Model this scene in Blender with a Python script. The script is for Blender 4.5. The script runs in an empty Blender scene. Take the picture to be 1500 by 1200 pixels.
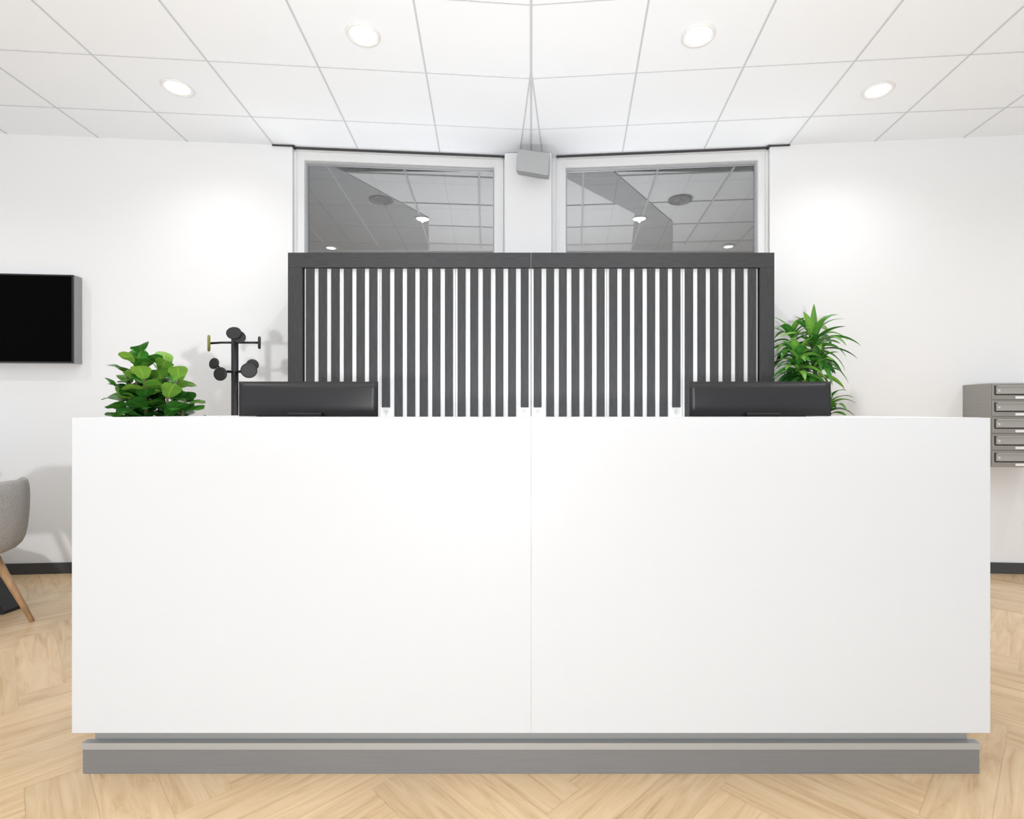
import bpy, bmesh, math, random
from mathutils import Vector, Matrix
random.seed(7)
S=bpy.context.scene
F=780.0; CX=778.0; CY=603.0; H=1.15; CEIL=3.11; D=4.077
TA=0.0872; A=math.atan(TA); CA,SA=math.cos(A),math.sin(A)
def P(px,py,Z): return Vector(((px-CX)/F*Z, Z, H-(py-CY)/F*Z))
def W(side,s,t,z):
    """wall frame. side -1 left, +1 right; s along the wall from the corner, t depth behind the surface"""
    return Vector((side*(s*CA+t*SA), D-s*SA+t*CA, z))
# ---------------------------------------------------------------- materials
def mat(name,col,rough=0.5,metal=0.0,spec=0.5,emis=None,es=0,noise=None,bump=None,coat=0):
    m=bpy.data.materials.new(name); m.use_nodes=True
    nt=m.node_tree; b=nt.nodes["Principled BSDF"]
    b.inputs["Base Color"].default_value=(*col,1); b.inputs["Roughness"].default_value=rough
    b.inputs["Metallic"].default_value=metal; b.inputs["Specular IOR Level"].default_value=spec
    b.inputs["Coat Weight"].default_value=coat
    if emis: b.inputs["Emission Color"].default_value=(*emis,1); b.inputs["Emission Strength"].default_value=es
    if noise or bump:
        tc=nt.nodes.new("ShaderNodeTexCoord"); mp=nt.nodes.new("ShaderNodeMapping")
        nt.links.new(tc.outputs["Object"],mp.inputs[0])
    if noise:
        sc,scale,amt=noise
        mp.inputs["Scale"].default_value=scale
        n=nt.nodes.new("ShaderNodeTexNoise"); n.inputs["Scale"].default_value=sc; n.inputs["Detail"].default_value=5
        nt.links.new(mp.outputs[0],n.inputs["Vector"])
        r=nt.nodes.new("ShaderNodeValToRGB")
        r.color_ramp.elements[0].position=.3; r.color_ramp.elements[1].position=.7
        r.color_ramp.elements[0].color=(*[max(0,c*(1-amt)) for c in col],1)
        r.color_ramp.elements[1].color=(*[min(1,c*(1+amt)) for c in col],1)
        nt.links.new(n.outputs[0],r.inputs[0]); nt.links.new(r.outputs[0],b.inputs["Base Color"])
    if bump:
        sc,st=bump
        n2=nt.nodes.new("ShaderNodeTexNoise"); n2.inputs["Scale"].default_value=sc
        nt.links.new(mp.outputs[0],n2.inputs["Vector"])
        bp=nt.nodes.new("ShaderNodeBump"); bp.inputs["Strength"].default_value=st; bp.inputs["Distance"].default_value=.002
        nt.links.new(n2.outputs[0],bp.inputs["Height"]); nt.links.new(bp.outputs[0],b.inputs["Normal"])
    return m
M_wall=mat("wall_paint",(.84,.852,.87),.8,spec=.2,bump=(180,.08))
M_ceil=mat("ceiling_tile",(.89,.92,.96),.9,spec=.1,bump=(300,.1))
M_bar=mat("ceiling_bar",(.60,.62,.65),.6)
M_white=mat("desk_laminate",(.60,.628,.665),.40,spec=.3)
M_frame=mat("white_lacquer",(.80,.81,.82),.4)
M_rim=mat("white_rim",(.80,.80,.80),.4)
M_door=mat("white_door",(.79,.80,.81),.5)
M_gasket=mat("grey_gasket",(.45,.46,.48),.6)
M_plinth=mat("brushed_plinth",(.205,.210,.220),.45,metal=.2,noise=(8,(1,1,60),.05))
M_alu=mat("aluminium_trim",(.42,.43,.445),.4,metal=.3)
M_toe=mat("toe_kick",(.34,.345,.35),.45,metal=.2)
M_dark=mat("black_stained_oak",(.038,.039,.042),.58,noise=(14,(14,14,.7),.25),bump=(90,.3),spec=.4)
M_darkh=mat("black_stained_oak_rail",(.038,.039,.042),.58,noise=(14,(.7,14,14),.25),bump=(90,.3),spec=.4)
M_base=mat("baseboard_grey",(.055,.057,.062),.6)
M_black=mat("black_plastic",(.012,.012,.014),.38)
M_monback=mat("monitor_black",(.020,.020,.022),.36,spec=.4)
M_blackm=mat("black_metal",(.012,.012,.014),.5,metal=.1)
M_screen=mat("tv_glass",(.001,.001,.001),.5,spec=.03)
M_grey=mat("grey_metal",(.42,.43,.44),.5,metal=.1)
M_tvside=mat("tv_side",(.30,.30,.31),.5)
M_steel=mat("stainless_steel",(.36,.345,.32),.45,metal=.6,noise=(6,(1,1,80),.06))
M_steel2=mat("stainless_light",(.48,.465,.44),.38,metal=.6)
M_chrome=mat("chrome",(.8,.8,.8),.3,metal=.6)
M_fabric=mat("grey_fabric",(.42,.41,.40),.95,spec=.1,noise=(160,(1,1,1),.2),bump=(400,.6))
M_oak=mat("oak_leg",(.44,.27,.14),.5,noise=(12,(6,6,.8),.2))
M_pot=mat("pot_anthracite",(.06,.06,.065),.7,bump=(60,.3))
M_soil=mat("soil",(.03,.02,.012),1,noise=(60,(1,1,1),.5))
M_bark=mat("bark",(.16,.11,.07),.85,noise=(30,(1,1,.3),.3))
M_trim=mat("shadow_gap",(.05,.05,.055),.7)
M_lamp=mat("lamp_glow",(1,1,1),.5,emis=(1,.99,.97),es=8)
M_reflglow=mat("reflection_glow",(1,1,1),.5,emis=(1,.98,.95),es=.45)  # weak glow imitating a downlight reflected in the glass
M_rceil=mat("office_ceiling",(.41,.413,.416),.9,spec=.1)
M_rdark=mat("office_wall_reflection_dark",(.19,.192,.195),.9,spec=.1)  # office back wall, and the painted dark reflection bands
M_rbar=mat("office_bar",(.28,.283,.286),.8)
M_rvent=mat("office_vent",(.06,.06,.065),.6)
M_hook=mat("olive_disc",(.20,.21,.04),.5)
M_label=mat("label_white",(.85,.85,.85),.5)
def leafmat(name,c0,c1,c2,rough,tr=.15):
    m=bpy.data.materials.new(name); m.use_nodes=True; nt=m.node_tree; b=nt.nodes["Principled BSDF"]
    a=nt.nodes.new("ShaderNodeAttribute"); a.attribute_name="rnd"
    r=nt.nodes.new("ShaderNodeValToRGB"); e=r.color_ramp.elements
    e[0].color=(*c0,1); e[1].color=(*c2,1); x=e.new(.5); x.color=(*c1,1)
    nt.links.new(a.outputs["Fac"],r.inputs[0]); nt.links.new(r.outputs[0],b.inputs["Base Color"])
    b.inputs["Roughness"].default_value=rough
    o=nt.nodes["Material Output"]; t=nt.nodes.new("ShaderNodeBsdfTranslucent"); mx=nt.nodes.new("ShaderNodeMixShader"); mx.inputs[0].default_value=tr
    nt.links.new(r.outputs[0],t.inputs[0]); nt.links.new(b.outputs[0],mx.inputs[1]); nt.links.new(t.outputs[0],mx.inputs[2]); nt.links.new(mx.outputs[0],o.inputs[0])
    return m
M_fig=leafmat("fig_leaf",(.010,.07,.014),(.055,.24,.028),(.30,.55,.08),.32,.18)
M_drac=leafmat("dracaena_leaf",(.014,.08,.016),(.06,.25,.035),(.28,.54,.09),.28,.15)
# glass
M_glass=bpy.data.materials.new("window_glass"); M_glass.use_nodes=True
nt=M_glass.node_tree; nt.nodes.clear()
o=nt.nodes.new("ShaderNodeOutputMaterial"); mx=nt.nodes.new("ShaderNodeMixShader"); tr=nt.nodes.new("ShaderNodeBsdfTransparent")
gl=nt.nodes.new("ShaderNodeBsdfGlossy"); gl.inputs["Roughness"].default_value=.0; tr.inputs[0].default_value=(.88,.885,.89,1)
mx.inputs[0].default_value=.11
nt.links.new(tr.outputs[0],mx.inputs[1]); nt.links.new(gl.outputs[0],mx.inputs[2]); nt.links.new(mx.outputs[0],o.inputs[0])
# floor
M_floor=bpy.data.materials.new("herringbone_oak"); M_floor.use_nodes=True
nt=M_floor.node_tree; b=nt.nodes["Principled BSDF"]; N=nt.nodes.new; L=nt.links.new
uv=N("ShaderNodeUVMap"); uv.uv_map="UVMap"
at=N("ShaderNodeAttribute"); at.attribute_name="rnd"
mp=N("ShaderNodeMapping"); mp.inputs["Scale"].default_value=(1.7,16,1)
L(uv.outputs[0],mp.inputs[0])
ad=N("ShaderNodeVectorMath"); ad.operation='ADD'; L(mp.outputs[0],ad.inputs[0])
sc=N("ShaderNodeVectorMath"); sc.operation='SCALE'; sc.inputs[3].default_value=37; L(at.outputs["Color"],sc.inputs[0]); L(sc.outputs[0],ad.inputs[1])
n=N("ShaderNodeTexNoise"); n.inputs["Scale"].default_value=1.5; n.inputs["Detail"].default_value=10; n.inputs["Roughness"].default_value=.64; n.inputs["Distortion"].default_value=1.1; L(ad.outputs[0],n.inputs["Vector"])
r=N("ShaderNodeValToRGB"); e=r.color_ramp.elements; e[0].position=.27; e[1].position=.73
e[0].color=(.51,.33,.175,1); e[1].color=(.77,.60,.39,1); x=e.new(.48); x.color=(.67,.485,.29,1)
L(n.outputs[0],r.inputs[0])
hs=N("ShaderNodeHueSaturation"); L(r.outputs[0],hs.inputs["Color"])
mr=N("ShaderNodeMapRange"); mr.inputs[3].default_value=.94; mr.inputs[4].default_value=1.06; L(at.outputs["Fac"],mr.inputs[0]); L(mr.outputs[0],hs.inputs["Value"])
L(hs.outputs[0],b.inputs["Base Color"]); b.inputs["Roughness"].default_value=.27; b.inputs["Specular IOR Level"].default_value=.6
M_seam=mat("floor_seam",(.46,.31,.18),.7)
# ---------------------------------------------------------------- mesh helpers
def finish(bm,name,mats,parent=None,smooth=False,bevel=0,seg=2):
    bmesh.ops.recalc_face_normals(bm,faces=bm.faces)
    me=bpy.data.meshes.new(name); bm.to_mesh(me); bm.free()
    for m in (mats if isinstance(mats,(list,tuple)) else [mats]): me.materials.append(m)
    ob=bpy.data.objects.new(name,me); S.collection.objects.link(ob)
    if smooth:
        for p in me.polygons: p.use_smooth=True
    if bevel:
        md=ob.modifiers.new("b",'BEVEL'); md.width=bevel; md.segments=seg; md.limit_method='ANGLE'; md.angle_limit=.6
    if parent: ob.parent=parent; ob.matrix_parent_inverse=parent.matrix_world.inverted()
    return ob
def empty(name,loc,label,cat,group=None):
    e=bpy.data.objects.new(name,None); e.location=loc; e.empty_display_size=.1; S.collection.objects.link(e)
    e.matrix_world=Matrix.Translation(loc)
    e["label"]=label; e["category"]=cat
    if group: e["group"]=group
    return e
def struct(ob): ob["kind"]="structure"; return ob
def hexa(bm,pts,mi=0):
    v=[bm.verts.new(p) for p in pts]
    for f in ((0,1,2,3),(4,5,6,7),(0,1,5,4),(1,2,6,5),(2,3,7,6),(3,0,4,7)):
        fc=bm.faces.new([v[i] for i in f]); fc.material_index=mi
def box(bm,x0,x1,y0,y1,z0,z1,mi=0):
    hexa(bm,[(x0,y0,z0),(x1,y0,z0),(x1,y1,z0),(x0,y1,z0),(x0,y0,z1),(x1,y0,z1),(x1,y1,z1),(x0,y1,z1)],mi)
def wbox(bm,side,s0,s1,t0,t1,z0,z1,mi=0):
    q=[(s0,t0),(s1,t0),(s1,t1),(s0,t1)]
    hexa(bm,[W(side,s,t,z0) for s,t in q]+[W(side,s,t,z1) for s,t in q],mi)
def tube(bm,pts,rad,seg=12,mi=0):
    rings=[]
    pts=[Vector(p) for p in pts]
    if not isinstance(rad,(list,tuple)): rad=[rad]*len(pts)
    ref=None
    for i,p in enumerate(pts):
        d=(pts[min(i+1,len(pts)-1)]-pts[max(i-1,0)]).normalized()
        if ref is None: ref=d.orthogonal().normalized()
        ref=(ref-d*ref.dot(d)).normalized(); o2=d.cross(ref)
        rings.append([bm.verts.new(p+(ref*math.cos(2*math.pi*k/seg)+o2*math.sin(2*math.pi*k/seg))*rad[i]) for k in range(seg)])
    for a,b2 in zip(rings,rings[1:]):
        for k in range(seg):
            f=bm.faces.new([a[k],a[(k+1)%seg],b2[(k+1)%seg],b2[k]]); f.material_index=mi; f.smooth=True
    for rr in (rings[0],rings[-1]):
        f=bm.faces.new(rr); f.material_index=mi
def lathe(bm,prof,c,seg=32,mi=0):
    rings=[]
    for r_,z in prof:
        rings.append([bm.verts.new((c[0]+r_*math.cos(2*math.pi*k/seg),c[1]+r_*math.sin(2*math.pi*k/seg),c[2]+z)) for k in range(seg)])
    for a,b2 in zip(rings,rings[1:]):
        for k in range(seg):
            f=bm.faces.new([a[k],a[(k+1)%seg],b2[(k+1)%seg],b2[k]]); f.material_index=mi; f.smooth=True
    for rr in (rings[0],rings[-1]):
        f=bm.faces.new(rr); f.material_index=mi
# ---------------------------------------------------------------- floor
bm=bmesh.new(); uvl=bm.loops.layers.uv.new("UVMap"); cl=bm.loops.layers.float_color.new("rnd")
PL,PW=.75,.15; g=.0004
ang=math.radians(45)
R2=Matrix.Rotation(ang,3,'Z')
for i in range(-70,71):
    for j in range(-14,15):
        ox=i*PW+j*(PL+PW); oy=i*PW+j*(PW-PL)
        for kind in (0,1):
            if kind==0: x0,y0,lx,ly=ox,oy,PL,PW
            else: x0,y0,lx,ly=ox+PL,oy+PW-PL,PW,PL
            c=R2@Vector((x0+lx/2,y0+ly/2,0))+Vector((.15,1.2,0))
            if abs(c.x)>5.7 or c.y<-2.7 or c.y>4.9: continue
            q=[(x0+g,y0+g),(x0+lx-g,y0+g),(x0+lx-g,y0+ly-g),(x0+g,y0+ly-g)]
            vs=[bm.verts.new(R2@Vector((a,b_,0))+Vector((.15,1.2,0))) for a,b_ in q]
            f=bm.faces.new(vs); f.material_index=0
            rn=random.random(); rn2=(rn,rn,rn,1)
            for lp,(a,b_) in zip(f.loops,q):
                u,v=(a-x0,b_-y0) if kind==0 else (b_-y0,a-x0)
                lp[uvl].uv=(u,v); lp[cl]=rn2
for co_,no_ in (((5,0,0),(1,0,0)),((-5,0,0),(-1,0,0)),((0,4.12,0),(0,1,0)),((0,-2,0),(0,-1,0))):
    bmesh.ops.bisect_plane(bm,geom=bm.verts[:]+bm.edges[:]+bm.faces[:],plane_co=co_,plane_no=no_,clear_outer=True)
box(bm,-5,5,-2,6.6,-.05,-.0006,1)
me=bpy.data.meshes.new("floor"); bm.to_mesh(me); bm.free(); me.materials.append(M_floor); me.materials.append(M_seam)
fl=bpy.data.objects.new("floor",me); S.collection.objects.link(fl); struct(fl)
# ---------------------------------------------------------------- ceiling
bm=bmesh.new()
box(bm,-5,5,-2,4.35,CEIL,CEIL+.05,0)
bw=.0048; zb=CEIL-.003
for side in (-1,1):
    for k in range(-1,8):
        s=.692+.603*k
        te=min(s/TA,6.0)
        wbox(bm,side,s-bw,s+bw,-te,0.0,zb,CEIL+.001,1)
    for k in range(0,10):
        t=.376+.565*k
        wbox(bm,side,t*TA,5.0,-t-bw*.7,-t+bw*.7,zb+.001,CEIL+.001,1)
box(bm,-.0065,.0065,-1.9,4.05,zb-.001,CEIL+.001,1)
struct(finish(bm,"ceiling",[M_ceil,M_bar]))
# ---------------------------------------------------------------- walls
SW0,SW1=.212,1.766      # window outer
RC=.055
for side,nm in ((-1,"left"),(1,"right")):
    bm=bmesh.new()
    sw0=SW0 if side<0 else .195
    wbox(bm,side,SW1,5.0,0,.18,0,CEIL)
    wbox(bm,side,.02,SW1,RC,.18,0,2.10)
    wbox(bm,side,.0,sw0,RC,.18,0,CEIL)
    struct(finish(bm,"wall_"+nm,M_wall))
    bm=bmesh.new(); wbox(bm,side,1.75,5.0,-.012,0,0,.078); struct(finish(bm,"baseboard_"+nm,M_base,bevel=.003))
    bm=bmesh.new(); s0,s1=sw0,SW1-.002; z0,z1=2.10,CEIL-.002; fw=.068; ft=.078
    f0,f1=RC-.012,.14
    wbox(bm,side,s0,s0+fw,f0,f1,z0,z1); wbox(bm,side,s1-fw,s1,f0,f1,z0,z1)
    wbox(bm,side,s0+fw,s1-fw,f0,f1,z1-ft,z1); wbox(bm,side,s0+fw,s1-fw,f0,f1,z0,z0+.06)
    wbox(bm,side,s0,s0+.018,f0-.012,f0,z0,z1); wbox(bm,side,s1-.018,s1,f0-.012,f0,z0,z1); wbox(bm,side,s0,s1,f0-.012,f0,z1-.02,z1)
    a0,a1=s0+fw,s1-fw; bb=.010
    wbox(bm,side,a0,a0+bb,f0+.02,f1-.03,z0+.06,z1-ft,1); wbox(bm,side,a1-bb,a1,f0+.02,f1-.03,z0+.06,z1-ft,1)
    wbox(bm,side,a0+bb,a1-bb,f0+.02,f1-.03,z1-ft-bb,z1-ft,1)
    wbox(bm,side,a0+bb,a1-bb,.095,.101,z0+.06,z1-ft-bb,2)
    struct(finish(bm,"window_1" if side<0 else "window_2",[M_frame,M_gasket,M_glass]))
    bm=bmesh.new()
    wbox(bm,side,SW0-.02,SW1+.0,RC-.045,RC-.030,CEIL-.013,CEIL-.0035)
    wbox(bm,side,SW1-.02,SW1+.14,-.014,-.001,CEIL-.010,CEIL-.0035)
    wbox(bm,side,SW1-.02,SW1,-.014,RC-.026,CEIL-.013,CEIL-.0035)
    struct(finish(bm,"trim_1" if side<0 else "trim_2",M_trim))
bm=bmesh.new(); box(bm,-.20,.155,4.02,4.25,0,CEIL-.006); struct(finish(bm,"wall_corner",M_wall,bevel=.004))
# ---------------------------------------------------------------- office behind windows, its tiled ceiling imitating reflections in the glass
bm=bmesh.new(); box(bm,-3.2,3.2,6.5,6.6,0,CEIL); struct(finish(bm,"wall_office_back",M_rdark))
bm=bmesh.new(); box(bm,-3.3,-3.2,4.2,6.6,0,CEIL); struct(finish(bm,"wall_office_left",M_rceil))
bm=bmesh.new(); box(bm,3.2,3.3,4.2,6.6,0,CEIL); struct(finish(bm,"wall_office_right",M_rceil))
def cpt(px,py): 
    Z=(CEIL-H)*F/(CY-py); return ((px-CX)/F*Z,Z)
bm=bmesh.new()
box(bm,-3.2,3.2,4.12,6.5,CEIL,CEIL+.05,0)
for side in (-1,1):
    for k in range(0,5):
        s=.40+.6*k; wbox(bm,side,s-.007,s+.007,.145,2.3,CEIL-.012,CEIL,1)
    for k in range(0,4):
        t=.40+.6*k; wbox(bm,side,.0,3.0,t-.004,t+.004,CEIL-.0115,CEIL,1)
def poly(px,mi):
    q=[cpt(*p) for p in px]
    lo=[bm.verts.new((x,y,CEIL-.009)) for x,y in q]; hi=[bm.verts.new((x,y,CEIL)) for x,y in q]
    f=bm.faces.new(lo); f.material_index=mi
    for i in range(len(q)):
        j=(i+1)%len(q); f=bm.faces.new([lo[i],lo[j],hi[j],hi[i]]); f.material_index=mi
poly([(440,226),(470,232),(628,318),(628,366),(430,366)],2)  # dark fields painted as shade and reflection bands of the window glass
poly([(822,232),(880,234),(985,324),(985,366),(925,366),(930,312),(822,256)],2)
struct(finish(bm,"ceiling_reflection",[M_rceil,M_rbar,M_rdark]))
for i,(px,py,rx) in enumerate(((558,291,17),(996,291,17))):
    x,y=cpt(px,py); r_=rx/F*y
    e=empty("ceiling_vent",(x,y,CEIL),"dark round ceiling vent behind the glass of the office window","ceiling vent","ceiling vents in the office")
    bm=bmesh.new(); lathe(bm,[(r_,-.010),(r_,-.022),(r_*.8,-.026),(r_*.75,-.016),(r_*.3,-.016),(r_*.25,-.026),(.01,-.026)],(x,y,CEIL)); finish(bm,"vent_cover",M_rvent,e)
for i,(px,py,rx) in enumerate(((485,361,9),(1067,359,9))):  # discs put in for downlight reflections, no lamps of the office
    x,y=cpt(px,py); r_=rx/F*y
    e=empty("reflection_disc",(x,y,CEIL),"small round glowing disc standing in for a downlight reflected in the window","ceiling light","reflected downlight discs")
    bm=bmesh.new(); lathe(bm,[(r_,-.012),(r_,-.020),(r_*.75,-.024),(r_*.7,-.016)],(x,y,CEIL)); finish(bm,"rim",M_grey,e)
    bm=bmesh.new(); lathe(bm,[(r_*.7,-.0235),(r_*.02,-.0235)],(x,y,CEIL+.002)); finish(bm,"lamp",M_reflglow,e)
# ---------------------------------------------------------------- downlights
for px,py in ((532,50),(1023,51),(260,128),(1286,132)):
    x,y=cpt(px,py); r_=.088
    e=empty("downlight",(x,y,CEIL),"round white recessed downlight, lit, in a white tiled ceiling","ceiling light","ceiling downlights")
    bm=bmesh.new(); lathe(bm,[(r_,0),(r_,-.004),(r_-.005,-.011),(r_-.011,-.011),(r_-.022,-.003)],(x,y,CEIL),40); finish(bm,"rim",M_rim,e)
    bm=bmesh.new(); lathe(bm,[(r_-.021,0),(r_-.025,-.0045),(.002,-.006)],(x,y,CEIL),40); finish(bm,"lamp",M_lamp,e)
def spot(x,y,en,ang=150,blend=1,z=CEIL-.022,col=(1,.995,.985)):
    l=bpy.data.lights.new("spot",'SPOT'); l.energy=en; l.spot_size=math.radians(ang); l.spot_blend=blend; l.shadow_soft_size=.013; l.color=col
    ob=bpy.data.objects.new("downlight_beam",l); ob.location=(x,y,z); S.collection.objects.link(ob); return ob
for px,py,en in ((532,50,38),(1023,51,38),(260,128,17),(1286,132,18)):
    x,y=cpt(px,py); spot(x,y,en)
for x,y,en in ((-.87,.9,25),(.87,.9,15),(-2.4,1.2,32),(2.4,1.2,32),(-.87,-.8,12),(.87,-.8,7),(-3.9,2.5,32),(3.9,2.5,28)):
    spot(x,y,en)
def area(loc,sx,sy,en,rot,nm,col=(.96,.98,1)):
    l=bpy.data.lights.new(nm,'AREA'); l.energy=en; l.shape='RECTANGLE'; l.size=sx; l.size_y=sy; l.color=col
    ob=bpy.data.objects.new(nm,l); ob.location=loc; ob.rotation_euler=rot; S.collection.objects.link(ob)
area((0,5.3,1.0),3,1.5,88,(math.pi,0,0),"office_fill",(.99,.995,1))  # added fill from below, sets the greys behind the windows
area((0,-1.1,.95),7,1.4,88,(math.pi,0,0),"ceiling_fill")  # unseen fill behind the camera, added to brighten the ceiling
area((0,2.95,.95),2.4,.7,22,(math.pi,0,0),"ceiling_fill_behind_desk")  # second added fill, hidden by the desk, lifts ceiling near the wall
area((-.50,-2.8,.85),.20,.20,120,(math.pi/2,0,0),"soft_box",(1,1,1))
# ---------------------------------------------------------------- reception desk
e=empty("reception_desk",(0,1.66,0),"wide white reception desk on a recessed grey metal plinth","reception desk")
Y0=1.66; HX=1345/2/F*Y0; ZT=1.131; ZB=.148
for sx in (-1,1):
    bm=bmesh.new(); a,b_=(-HX,-.0003) if sx<0 else (.0003,HX)
    box(bm,a,b_,Y0,Y0+.03,ZB,ZT-.0005); finish(bm,"front_panel",M_white,e)
    bm=bmesh.new(); a,b_=(-HX+.002,-HX+.04) if sx<0 else (HX-.04,HX-.002)
    box(bm,a,b_,Y0+.031,2.60,ZB,ZT-.03); finish(bm,"side_panel",M_white,e,bevel=.0015)
bm=bmesh.new()
v=[(-HX+.001,Y0+.0305),(HX-.001,Y0+.0305),(HX-.001,2.6),(HX-.30,2.6),(HX-.30,1.95),(-HX+.30,1.95),(-HX+.30,2.6),(-HX+.001,2.6)]
lo=[bm.verts.new((x,y,ZT-.03)) for x,y in v]; hi=[bm.verts.new((x,y,ZT)) for x,y in v]
bm.faces.new(lo); bm.faces.new(hi)
for i in range(8): j=(i+1)%8; bm.faces.new([lo[i],lo[j],hi[j],hi[i]])
finish(bm,"counter_top",M_frame,e,bevel=.0015)
bm=bmesh.new(); box(bm,-HX+.041,HX-.041,Y0+.031,2.55,.71,.74); finish(bm,"worktop",M_white,e,bevel=.002)
PX=1314/2/F*1.689
bm=bmesh.new(); box(bm,-1.400,1.400,1.710,1.76,.09,.1475); 
box(bm,-1.400,-1.37,1.76,2.5,.0,.1475); box(bm,1.37,1.400,1.76,2.5,.0,.1475); finish(bm,"toe_kick",M_toe,e)
bm=bmesh.new(); box(bm,-PX,PX,1.690,1.80,0,.078); finish(bm,"plinth",M_plinth,e)
bm=bmesh.new(); box(bm,-PX-.001,PX+.001,1.687,1.709,.0785,.099); finish(bm,"plinth_ledge",M_alu,e)
# ---------------------------------------------------------------- monitors
for (xa,xb,lab) in ((350,553,"black widescreen monitor seen from behind on the reception desk"),(1010,1217,"black widescreen monitor seen from behind on the reception desk")):
    Z=2.2; x0=(xa-CX)/F*Z; x1=(xb-CX)/F*Z; xm=(x0+x1)/2; zt=H+44*Z/F
    e=empty("monitor",(xm,Z,.74),lab,"monitor","desk monitors")
    bm=bmesh.new(); zb=zt-.345
    nx=24; ny=12
    rows=[]
    for j in range(ny+1):
        v_=j/ny; row=[]
        for i in range(nx+1):
            u=i/nx; d=.012*(1-abs(2*u-1)**2.2)*(1-abs(2*v_-1)**2.2)
            row.append(bm.verts.new((x0+(x1-x0)*u,Z-d,zb+(zt-zb)*v_)))
        rows.append(row)
    for j in range(ny):
        for i in range(nx):
            f=bm.faces.new([rows[j][i],rows[j][i+1],rows[j+1][i+1],rows[j+1][i]]); f.smooth=True
    edge=rows[0]+[r_[-1] for r_ in rows[1:]]+rows[-1][-2::-1]+[rows[k][0] for k in range(ny-1,0,-1)]
    bk=[bm.verts.new((v.co.x,Z+.012,v.co.z)) for v in edge]
    for i in range(len(edge)):
        j=(i+1)%len(edge); bm.faces.new([edge[i],edge[j],bk[j],bk[i]])
    bm.faces.new(bk)
    finish(bm,"casing",M_monback,e)
    bm=bmesh.new(); box(bm,x0+.008,x1-.008,Z+.0125,Z+.014,zb+.015,zt-.008); finish(bm,"screen",M_screen,e)
    bm=bmesh.new(); box(bm,xm-.07,xm+.07,Z-.040,Z-.009,zt-.27,zt-.128); finish(bm,"mount",M_black,e,bevel=.006)
    bm=bmesh.new(); tube(bm,[(xm,Z-.05,.755),(xm,Z-.05,.9),(xm,Z-.045,zt-.2)],[.024,.022,.022],16); finish(bm,"neck",M_black,e)
    bm=bmesh.new(); box(bm,xm-.12,xm+.12,Z-.13,Z+.09,.741,.757); finish(bm,"stand_base",M_black,e,bevel=.006)
# ---------------------------------------------------------------- slatted cabinets
CZ=3.5; k_=CZ/F; TOP=H+233*k_; DW=111.2*k_; PER=DW/6; SWD=11.6*k_
for sx in (-1,1):
    X1=356.5*k_
    e=empty("slatted_cabinet",(sx*X1/2,CZ+.2,0),"tall cabinet with black-stained oak slats over white doors","cabinet","slatted cabinets")
    def bx(bm,a,b_,*r,**k2):
        a,b_=sx*a,sx*b_
        box(bm,min(a,b_),max(a,b_),*r,**k2)
    bm=bmesh.new(); bx(bm,.001,X1-.002,CZ+.040,CZ+.36,.0,TOP-.004); finish(bm,"body",M_dark,e)
    bm=bmesh.new(); bx(bm,.0008,X1,CZ,CZ+.038,TOP-22*k_,TOP); finish(bm,"top_rail",M_darkh,e,bevel=.0015)
    bm=bmesh.new(); bx(bm,335.5*k_,X1,CZ,CZ+.038,0,TOP-22*k_-.0005); finish(bm,"side_stile",M_dark,e,bevel=.0015)
    bm=bmesh.new(); bx(bm,.0008,335*k_,CZ,CZ+.038,0,.095); finish(bm,"bottom_rail",M_darkh,e,bevel=.0015)
    for d in range(3):
        a=.001+DW*d
        bm=bmesh.new(); bx(bm,a+.0012,a+DW-.0012,CZ+.020,CZ+.038,.097,TOP-22*k_-.002)
        door=finish(bm,"door",M_door,e,bevel=.001)
        bm=bmesh.new()
        short={0:0,1:5}.get(d)
        for i in range(6):
            c=a+PER*(i+.5)
            z1=TOP-22*k_-.004
            if i==short:
                bx(bm,c-SWD/2,c+SWD/2,CZ+.003,CZ+.0198,1.177,z1); bx(bm,c-SWD/2,c+SWD/2,CZ+.003,CZ+.0198,.10,1.06)
                b2=bmesh.new(); X=sx*c
                tube(b2,[(X,CZ+.0198,1.14),(X,CZ+.004,1.14),(X,CZ+.002,1.14),(X,CZ-.012,1.14)],[.008,.008,.011,.010],16); finish(b2,"knob",M_chrome,door)
            else: bx(bm,c-SWD/2,c+SWD/2,CZ+.003,CZ+.0198,.10,z1)
        finish(bm,"slats",M_dark,door,bevel=.001)
# ---------------------------------------------------------------- speaker box
Z=3.86
e=empty("wall_speaker",(0,4.0,2.95),"small grey box speaker tilted down from the white corner pillar","speaker")
bm=bmesh.new()
fr=[P(756,249,Z),P(803,257,Z),P(805,224,Z),P(758,218,Z)]
hexa(bm,fr+[p+Vector((.005,.11,.02)) for p in fr]); finish(bm,"housing",M_grey,e,bevel=.004)
bm=bmesh.new(); tube(bm,[(0.01,3.95,2.98),(.005,3.99,2.99),(0,4.02,2.99)],.012); finish(bm,"bracket",M_gasket,e)
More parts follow.
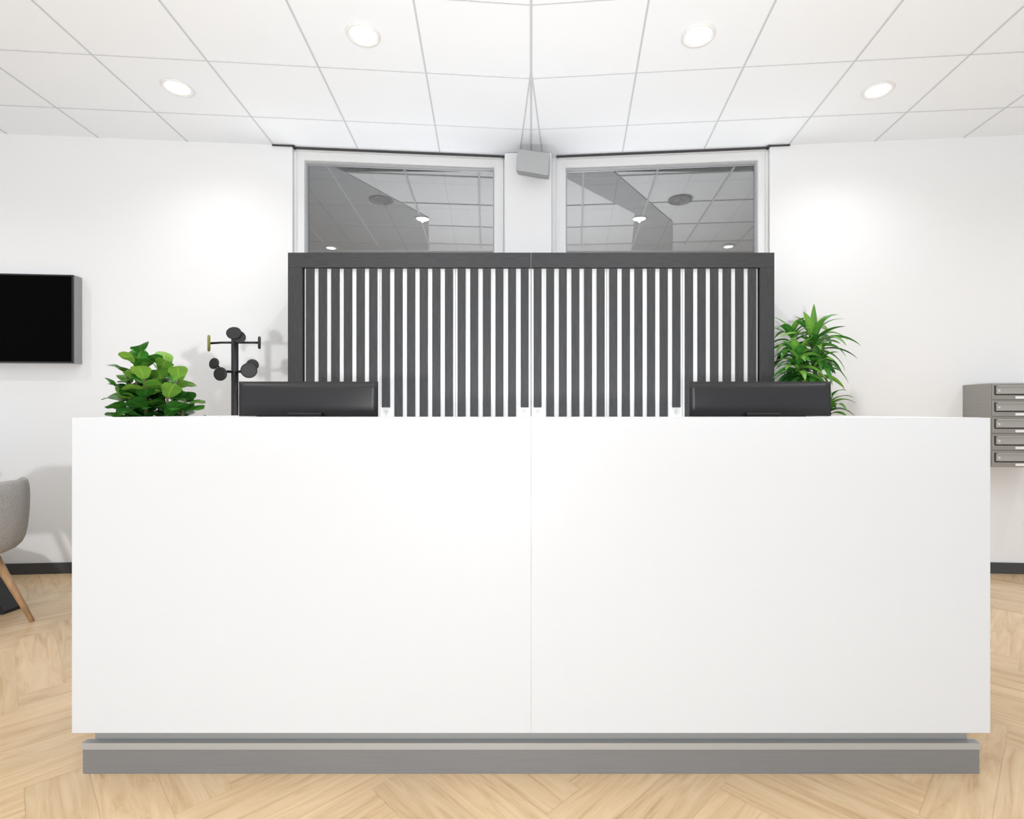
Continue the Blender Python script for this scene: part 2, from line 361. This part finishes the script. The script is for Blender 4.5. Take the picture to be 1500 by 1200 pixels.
# ---------------------------------------------------------------- television
sT=3.213; z0,z1=1.488,2.103
e=empty("television",W(-1,sT+.55,-.04,1.8),"flat black television in a grey casing on a white wall","television")
bm=bmesh.new(); wbox(bm,-1,sT,sT+1.1,-.076,-.001,z0,z1); finish(bm,"casing",M_tvside,e,bevel=.002)
bm=bmesh.new(); wbox(bm,-1,sT+.0,sT+1.1,-.086,-.0765,z0,z0+.010); wbox(bm,-1,sT,sT+1.1,-.086,-.0765,z1-.010,z1); wbox(bm,-1,sT,sT+.010,-.086,-.0765,z0+.010,z1-.010); wbox(bm,-1,sT+1.09,sT+1.1,-.086,-.0765,z0+.010,z1-.010); finish(bm,"bezel",M_black,e)
bm=bmesh.new(); wbox(bm,-1,sT+.010,sT+1.09,-.083,-.0765,z0+.010,z1-.010); finish(bm,"screen",M_screen,e)
# ---------------------------------------------------------------- mailboxes
s0,s1=3.097,3.50; zt=1.338; hb=.1115
e=empty("mailbox_unit",W(1,(s0+s1)/2,-.13,zt-5*hb),"stack of five stainless steel mailboxes mounted on a white wall","mailbox")
bm=bmesh.new(); wbox(bm,1,s0,s1,-.262,-.001,zt-5*hb,zt); finish(bm,"body",M_steel,e,bevel=.002)
for i in range(5):
    za=zt-hb*(i+1)+.003; zb_=zt-hb*i-.003
    bm=bmesh.new(); wbox(bm,1,s0+.004,s1-.004,-.270,-.2625,za,zb_); door=finish(bm,"door",M_steel,e,bevel=.002)
    bm=bmesh.new(); wbox(bm,1,s0+.025,s1-.02,-.276,-.2705,zb_-.068,zb_-.014); wbox(bm,1,s0+.025,s1-.02,-.286,-.2705,zb_-.022,zb_-.012); finish(bm,"letter_flap",M_steel2,door,bevel=.002)
    bm=bmesh.new(); wbox(bm,1,s0+.018,s1-.014,-.272,-.2702,zb_-.076,zb_-.069); wbox(bm,1,s0+.016,s0+.022,-.272,-.2702,zb_-.07,zb_-.012); finish(bm,"slot_shadow",M_black,door)
    bm=bmesh.new(); wbox(bm,1,s0+.145,s0+.25,-.273,-.2702,za+.006,za+.022); o_=finish(bm,"name_plate",M_label,door)
    bm=bmesh.new(); tube(bm,[W(1,s0+.040,-.276,za+.06),W(1,s0+.040,-.279,za+.06)],.008); finish(bm,"lock",M_chrome,door)
# ---------------------------------------------------------------- coat rack
Z=3.2; cx=(344-CX)/F*Z; q=Z/F
def zz(py): return H-(py-CY)*q
e=empty("coat_rack",(cx,Z,0),"black metal coat rack with round disc hooks","coat rack")
bm=bmesh.new(); tube(bm,[(cx,Z,.02),(cx,Z,zz(497))],.0195,20); finish(bm,"pole",M_blackm,e)
bm=bmesh.new(); lathe(bm,[(.20,0),(.20,.012),(.19,.018),(.03,.026)],(cx,Z,0.0)); finish(bm,"base",M_blackm,e)
def hook(pole_py, ex,ey_off,epy, r_, nrm, m=M_blackm):
    b0=Vector((cx,Z,zz(pole_py))); ye=Z+ey_off; en=Vector(((ex-CX)/F*ye,ye,H-(epy-CY)*ye/F))
    nrm=Vector(nrm).normalized()
    bm=bmesh.new()
    mid=b0.lerp(en,.55); mid.z=b0.z
    tube(bm,[b0,mid,en],.007,10)
    tube(bm,[en-nrm*.001,en+nrm*.004,en+nrm*.011,en+nrm*.015],[r_*.86,r_,r_,r_*.86],28,1)
    finish(bm,"hook",[M_blackm,m],e)
hook(503,343,-.13,489,.040,(.3,-1,.5))
hook(503,350,-.10,494,.036,(.5,-1,0))
hook(502,308,0.0,503,.050,(-.856,-.517,0),M_hook)
hook(502,378,0.0,502,.038,(.89,.456,0))
hook(545,315,-.02,533,.034,(-.3,-1,.15))
hook(545,324,-.10,548,.040,(-.1,-1,0))
hook(545,370,-.03,535,.034,(.5,-1,.2))
hook(545,365,-.11,543,.044,(.35,-1,0))
# ---------------------------------------------------------------- plants
def leaf(bm,cl,base,d,L_,wd,bend,prof,fold=.25,n=8,wave=0,rv=None,vein=.12):
    d=Vector(d).normalized(); side=d.cross(Vector((0,0,1)))
    if side.length<.05: side=Vector((1,0,0))
    side.normalize(); side=(Matrix.Rotation(random.uniform(-.5,.5),3,d)@side)
    p=Vector(base); rows=[]; st=L_/n
    ph=random.random()*6
    for i in range(n+1):
        t=i/n; w_=wd*prof(t); up=side.cross(d).normalized()
        lift=fold*w_; wv=wave*math.sin(t*12+ph)*w_
        rows.append([bm.verts.new(p+side*w_*a_+up*(lift*abs(a_)**2+wv*a_)) for a_ in (-1,-.55,-.1,.1,.55,1)])
        d=(d+Vector((0,0,-bend/n))).normalized(); side=(side-d*side.dot(d)).normalized(); p=p+d*st
    if rv is None: rv=random.random()
    for a,b_ in zip(rows,rows[1:]):
        for k in range(5):
            f=bm.faces.new([a[k],a[k+1],b_[k+1],b_[k]]); f.smooth=True
            vv=min(1,rv+(vein if k==2 else 0))
            for lp in f.loops: lp[cl]=(vv,vv,vv,1)
def plant_obj(bm,name,m,parent):
    me=bpy.data.meshes.new(name); bm.to_mesh(me); bm.free(); me.materials.append(m)
    ob=bpy.data.objects.new(name,me); S.collection.objects.link(ob); ob.parent=parent; ob.matrix_parent_inverse=parent.matrix_world.inverted(); return ob
Z=3.02; fx=(231-CX)/F*Z
e=empty("potted_fig",(fx,Z,0),"bushy fiddle-leaf fig with broad green leaves behind the desk","potted plant")
bm=bmesh.new(); lathe(bm,[(.13,0),(.15,.02),(.18,.36),(.185,.38),(.165,.38),(.16,.34)],(fx,Z,0)); finish(bm,"pot",M_pot,e)
bm=bmesh.new(); lathe(bm,[(.158,.345),(.08,.352),(.01,.354)],(fx,Z,0)); finish(bm,"soil",M_soil,e)
bm=bmesh.new()
stems=[((0,0),(-.08,-.02,1.49)),((.03,.02),(.0,.03,1.42)),((-.03,-.02),(-.15,-.03,1.37)),((.0,-.03),(.01,-.12,1.33)),((.02,-.02),(.12,-.09,1.28)),((-.02,.02),(-.05,.10,1.38)),((.02,.0),(.17,-.02,1.21)),((-.02,.0),(-.15,-.08,1.26)),((-.01,-.02),(-.07,-.08,1.42)),((.01,.02),(.10,.03,1.33))]
for (a,b_),t_ in stems:
    tube(bm,[(fx+a,Z+b_,.35),(fx+a*1.5+t_[0]*.3,Z+b_+t_[1]*.3,.8),(fx+t_[0],Z+t_[1],t_[2])],[.014,.011,.006],8)
finish(bm,"stem",M_bark,e)
bm=bmesh.new(); cl=bm.loops.layers.float_color.new("rnd")
def figp(t):
    if t<=0: return .10
    a_=.35+.65*min(1,t/.55)
    return a_*(1 if t<.65 else math.sqrt(max(.0,1-((t-.65)/.352)**2)))*min(1,t*6)+.02
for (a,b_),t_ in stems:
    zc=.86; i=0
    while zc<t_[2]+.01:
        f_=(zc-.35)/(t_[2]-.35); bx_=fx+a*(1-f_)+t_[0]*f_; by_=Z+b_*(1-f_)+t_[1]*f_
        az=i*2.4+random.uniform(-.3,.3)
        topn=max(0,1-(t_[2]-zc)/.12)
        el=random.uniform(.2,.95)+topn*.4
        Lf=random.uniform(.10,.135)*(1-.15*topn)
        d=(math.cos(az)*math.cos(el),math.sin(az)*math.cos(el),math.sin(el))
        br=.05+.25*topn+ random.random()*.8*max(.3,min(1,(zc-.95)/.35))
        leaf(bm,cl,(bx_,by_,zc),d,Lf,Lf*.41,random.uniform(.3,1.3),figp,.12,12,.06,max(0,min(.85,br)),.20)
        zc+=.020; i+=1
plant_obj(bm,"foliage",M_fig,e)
# dracaena
Z=3.52; q=Z/F; fx=1.90
e=empty("potted_dracaena",(fx,Z,0),"tall potted dracaena with long arching green leaves beside the slatted cabinet","potted plant")
bm=bmesh.new(); lathe(bm,[(.13,0),(.15,.02),(.18,.36),(.185,.38),(.165,.38),(.16,.34)],(fx,Z,0)); finish(bm,"pot",M_pot,e)
bm=bmesh.new(); lathe(bm,[(.158,.345),(.08,.352),(.01,.354)],(fx,Z,0)); finish(bm,"soil",M_soil,e)
heads=[(1190,500,-.02,.30,44),(1157,532,-.10,.22,42),(1166,494,.05,.23,24),(1208,594,-.05,.20,26),(1164,572,.0,.19,28),(1184,535,-.08,.20,24)]
bm=bmesh.new(); b2=bmesh.new(); cl=b2.loops.layers.float_color.new("rnd")
dp=lambda t:(.30+1.3*math.sin(math.pi*min(1,t*.9+.08))**.8)*max(.02,(1-t)**.35) if t<1 else .0
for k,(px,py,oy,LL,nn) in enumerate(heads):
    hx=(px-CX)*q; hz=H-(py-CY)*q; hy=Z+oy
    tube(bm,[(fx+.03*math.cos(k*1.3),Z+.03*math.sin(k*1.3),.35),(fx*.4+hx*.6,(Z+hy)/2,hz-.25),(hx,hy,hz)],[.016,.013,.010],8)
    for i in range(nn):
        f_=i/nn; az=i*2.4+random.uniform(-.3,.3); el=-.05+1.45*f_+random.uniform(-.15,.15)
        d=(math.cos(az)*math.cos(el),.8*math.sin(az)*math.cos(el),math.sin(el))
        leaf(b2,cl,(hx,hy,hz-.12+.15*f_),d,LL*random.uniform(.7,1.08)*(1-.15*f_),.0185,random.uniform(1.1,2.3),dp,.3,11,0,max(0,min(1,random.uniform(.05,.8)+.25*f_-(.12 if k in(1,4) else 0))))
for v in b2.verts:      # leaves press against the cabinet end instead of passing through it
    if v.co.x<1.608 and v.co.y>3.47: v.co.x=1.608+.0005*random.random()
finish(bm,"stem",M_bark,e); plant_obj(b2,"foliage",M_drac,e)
# ---------------------------------------------------------------- chair
cxh,cyh=-3.06,2.80
e=empty("tub_chair",(cxh,cyh,0),"grey upholstered tub chair with splayed oak legs","chair")
bm=bmesh.new(); n=40; rows=[]
prof=[(.30,.385),(.62,.372),(.86,.395),(.97,.45),(1.0,.55),(1.02,.66),(1.0,1.0)]
def se(th,r_):
    c,s_=math.cos(th),math.sin(th); p_=2.6
    k=(abs(c)**p_+abs(s_)**p_)**(-1/p_); return c*k*r_,s_*k*r_
for i in range(n):
    th=2*math.pi*i/n
    f_=(1+math.cos(th))/2; top=.47+.315*(max(0,min(1,(f_-.12)/.62)))**.8
    row=[]
    for j,(r_,zf) in enumerate(prof):
        if j<4: z=zf
        else: z=.45+(top-.45)*[.33,.66,1.0][j-4]
        x,y=se(th,r_*.285); row.append(bm.verts.new((cxh+x,cyh+y,z)))
    rows.append(row)
for i in range(n):
    a,b_=rows[i],rows[(i+1)%n]
    for j in range(len(prof)-1): bm.faces.new([a[j],b_[j],b_[j+1],a[j+1]])
bm.faces.new([r_[0] for r_ in rows])
sh=finish(bm,"shell",M_fabric,e,smooth=True)
md=sh.modifiers.new("s",'SOLIDIFY'); md.thickness=.035; md.offset=-1
md=sh.modifiers.new("u",'SUBSURF'); md.levels=1; md.render_levels=1
bm=bmesh.new(); rr=[]
for r_,z in ((.20,.425),(.232,.435),(.238,.46),(.225,.485),(.12,.492),(.01,.493)):
    rr.append([bm.verts.new((cxh+se(2*math.pi*k/n,r_)[0],cyh+se(2*math.pi*k/n,r_)[1],z)) for k in range(n)])
for a,b_ in zip(rr,rr[1:]):
    for k in range(n): bm.faces.new([a[k],a[(k+1)%n],b_[(k+1)%n],b_[k]])
bm.faces.new(rr[0]); bm.faces.new(rr[-1]); finish(bm,"seat",M_fabric,e,smooth=True)
for sx in (-1,1):
    for sy in (-1,1):
        bm=bmesh.new(); tube(bm,[(cxh+sx*.15,cyh+sy*.08,.378),(cxh+sx*.325,cyh+sy*.12,0)],[.022,.011],12); finish(bm,"leg",M_oak,e)
# table
tx,ty=-3.86,3.14
e=empty("side_table",(tx,ty,0),"round white table on a black star-foot pedestal beside a grey chair","table")
bm=bmesh.new(); tube(bm,[(tx,ty,.03),(tx,ty,.70)],.035,20)
for k in range(4):
    a_=math.radians(-4+90*k); c_,s_=math.cos(a_),math.sin(a_); Lg=.88 if k==0 else .48
    def q_(r_,w_,z): return (tx+c_*r_-s_*w_,ty+s_*r_+c_*w_,z)
    Lm=Lg*.78
    hexa(bm,[q_(.03,-.07,0),q_(Lm,-.07,0),q_(Lm,.07,0),q_(.03,.07,0),q_(.03,-.05,.38),q_(Lm,-.06,.20),q_(Lm,.06,.20),q_(.03,.05,.38)])
    hexa(bm,[q_(Lm,-.07,0),q_(Lg,-.07,0),q_(Lg,.07,0),q_(Lm,.07,0),q_(Lm,-.06,.20),q_(Lg,-.06,.02),q_(Lg,.06,.02),q_(Lm,.06,.20)])
finish(bm,"pedestal",M_blackm,e)
bm=bmesh.new(); lathe(bm,[(.36,.70),(.39,.705),(.39,.725),(.385,.73)],(tx,ty,0),48); finish(bm,"table_top",M_white,e)
# ---------------------------------------------------------------- world, camera
w=bpy.data.worlds.new("world"); S.world=w; w.use_nodes=True
w.node_tree.nodes["Background"].inputs[0].default_value=(.955,.978,1,1); w.node_tree.nodes["Background"].inputs[1].default_value=.66
cam=bpy.data.cameras.new("camera"); co=bpy.data.objects.new("camera",cam); S.collection.objects.link(co)
co.location=(0,0,H); co.rotation_euler=(math.pi/2,0,0)
cam.sensor_fit='HORIZONTAL'; cam.sensor_width=36; cam.lens=36*F/1500
cam.shift_x=-(CX-750)/1500; cam.shift_y=(CY-600)/1500; cam.clip_start=.05
S.camera=co
S.view_settings.view_transform='Standard'; S.view_settings.look='None'; S.view_settings.exposure=0; S.view_settings.gamma=1
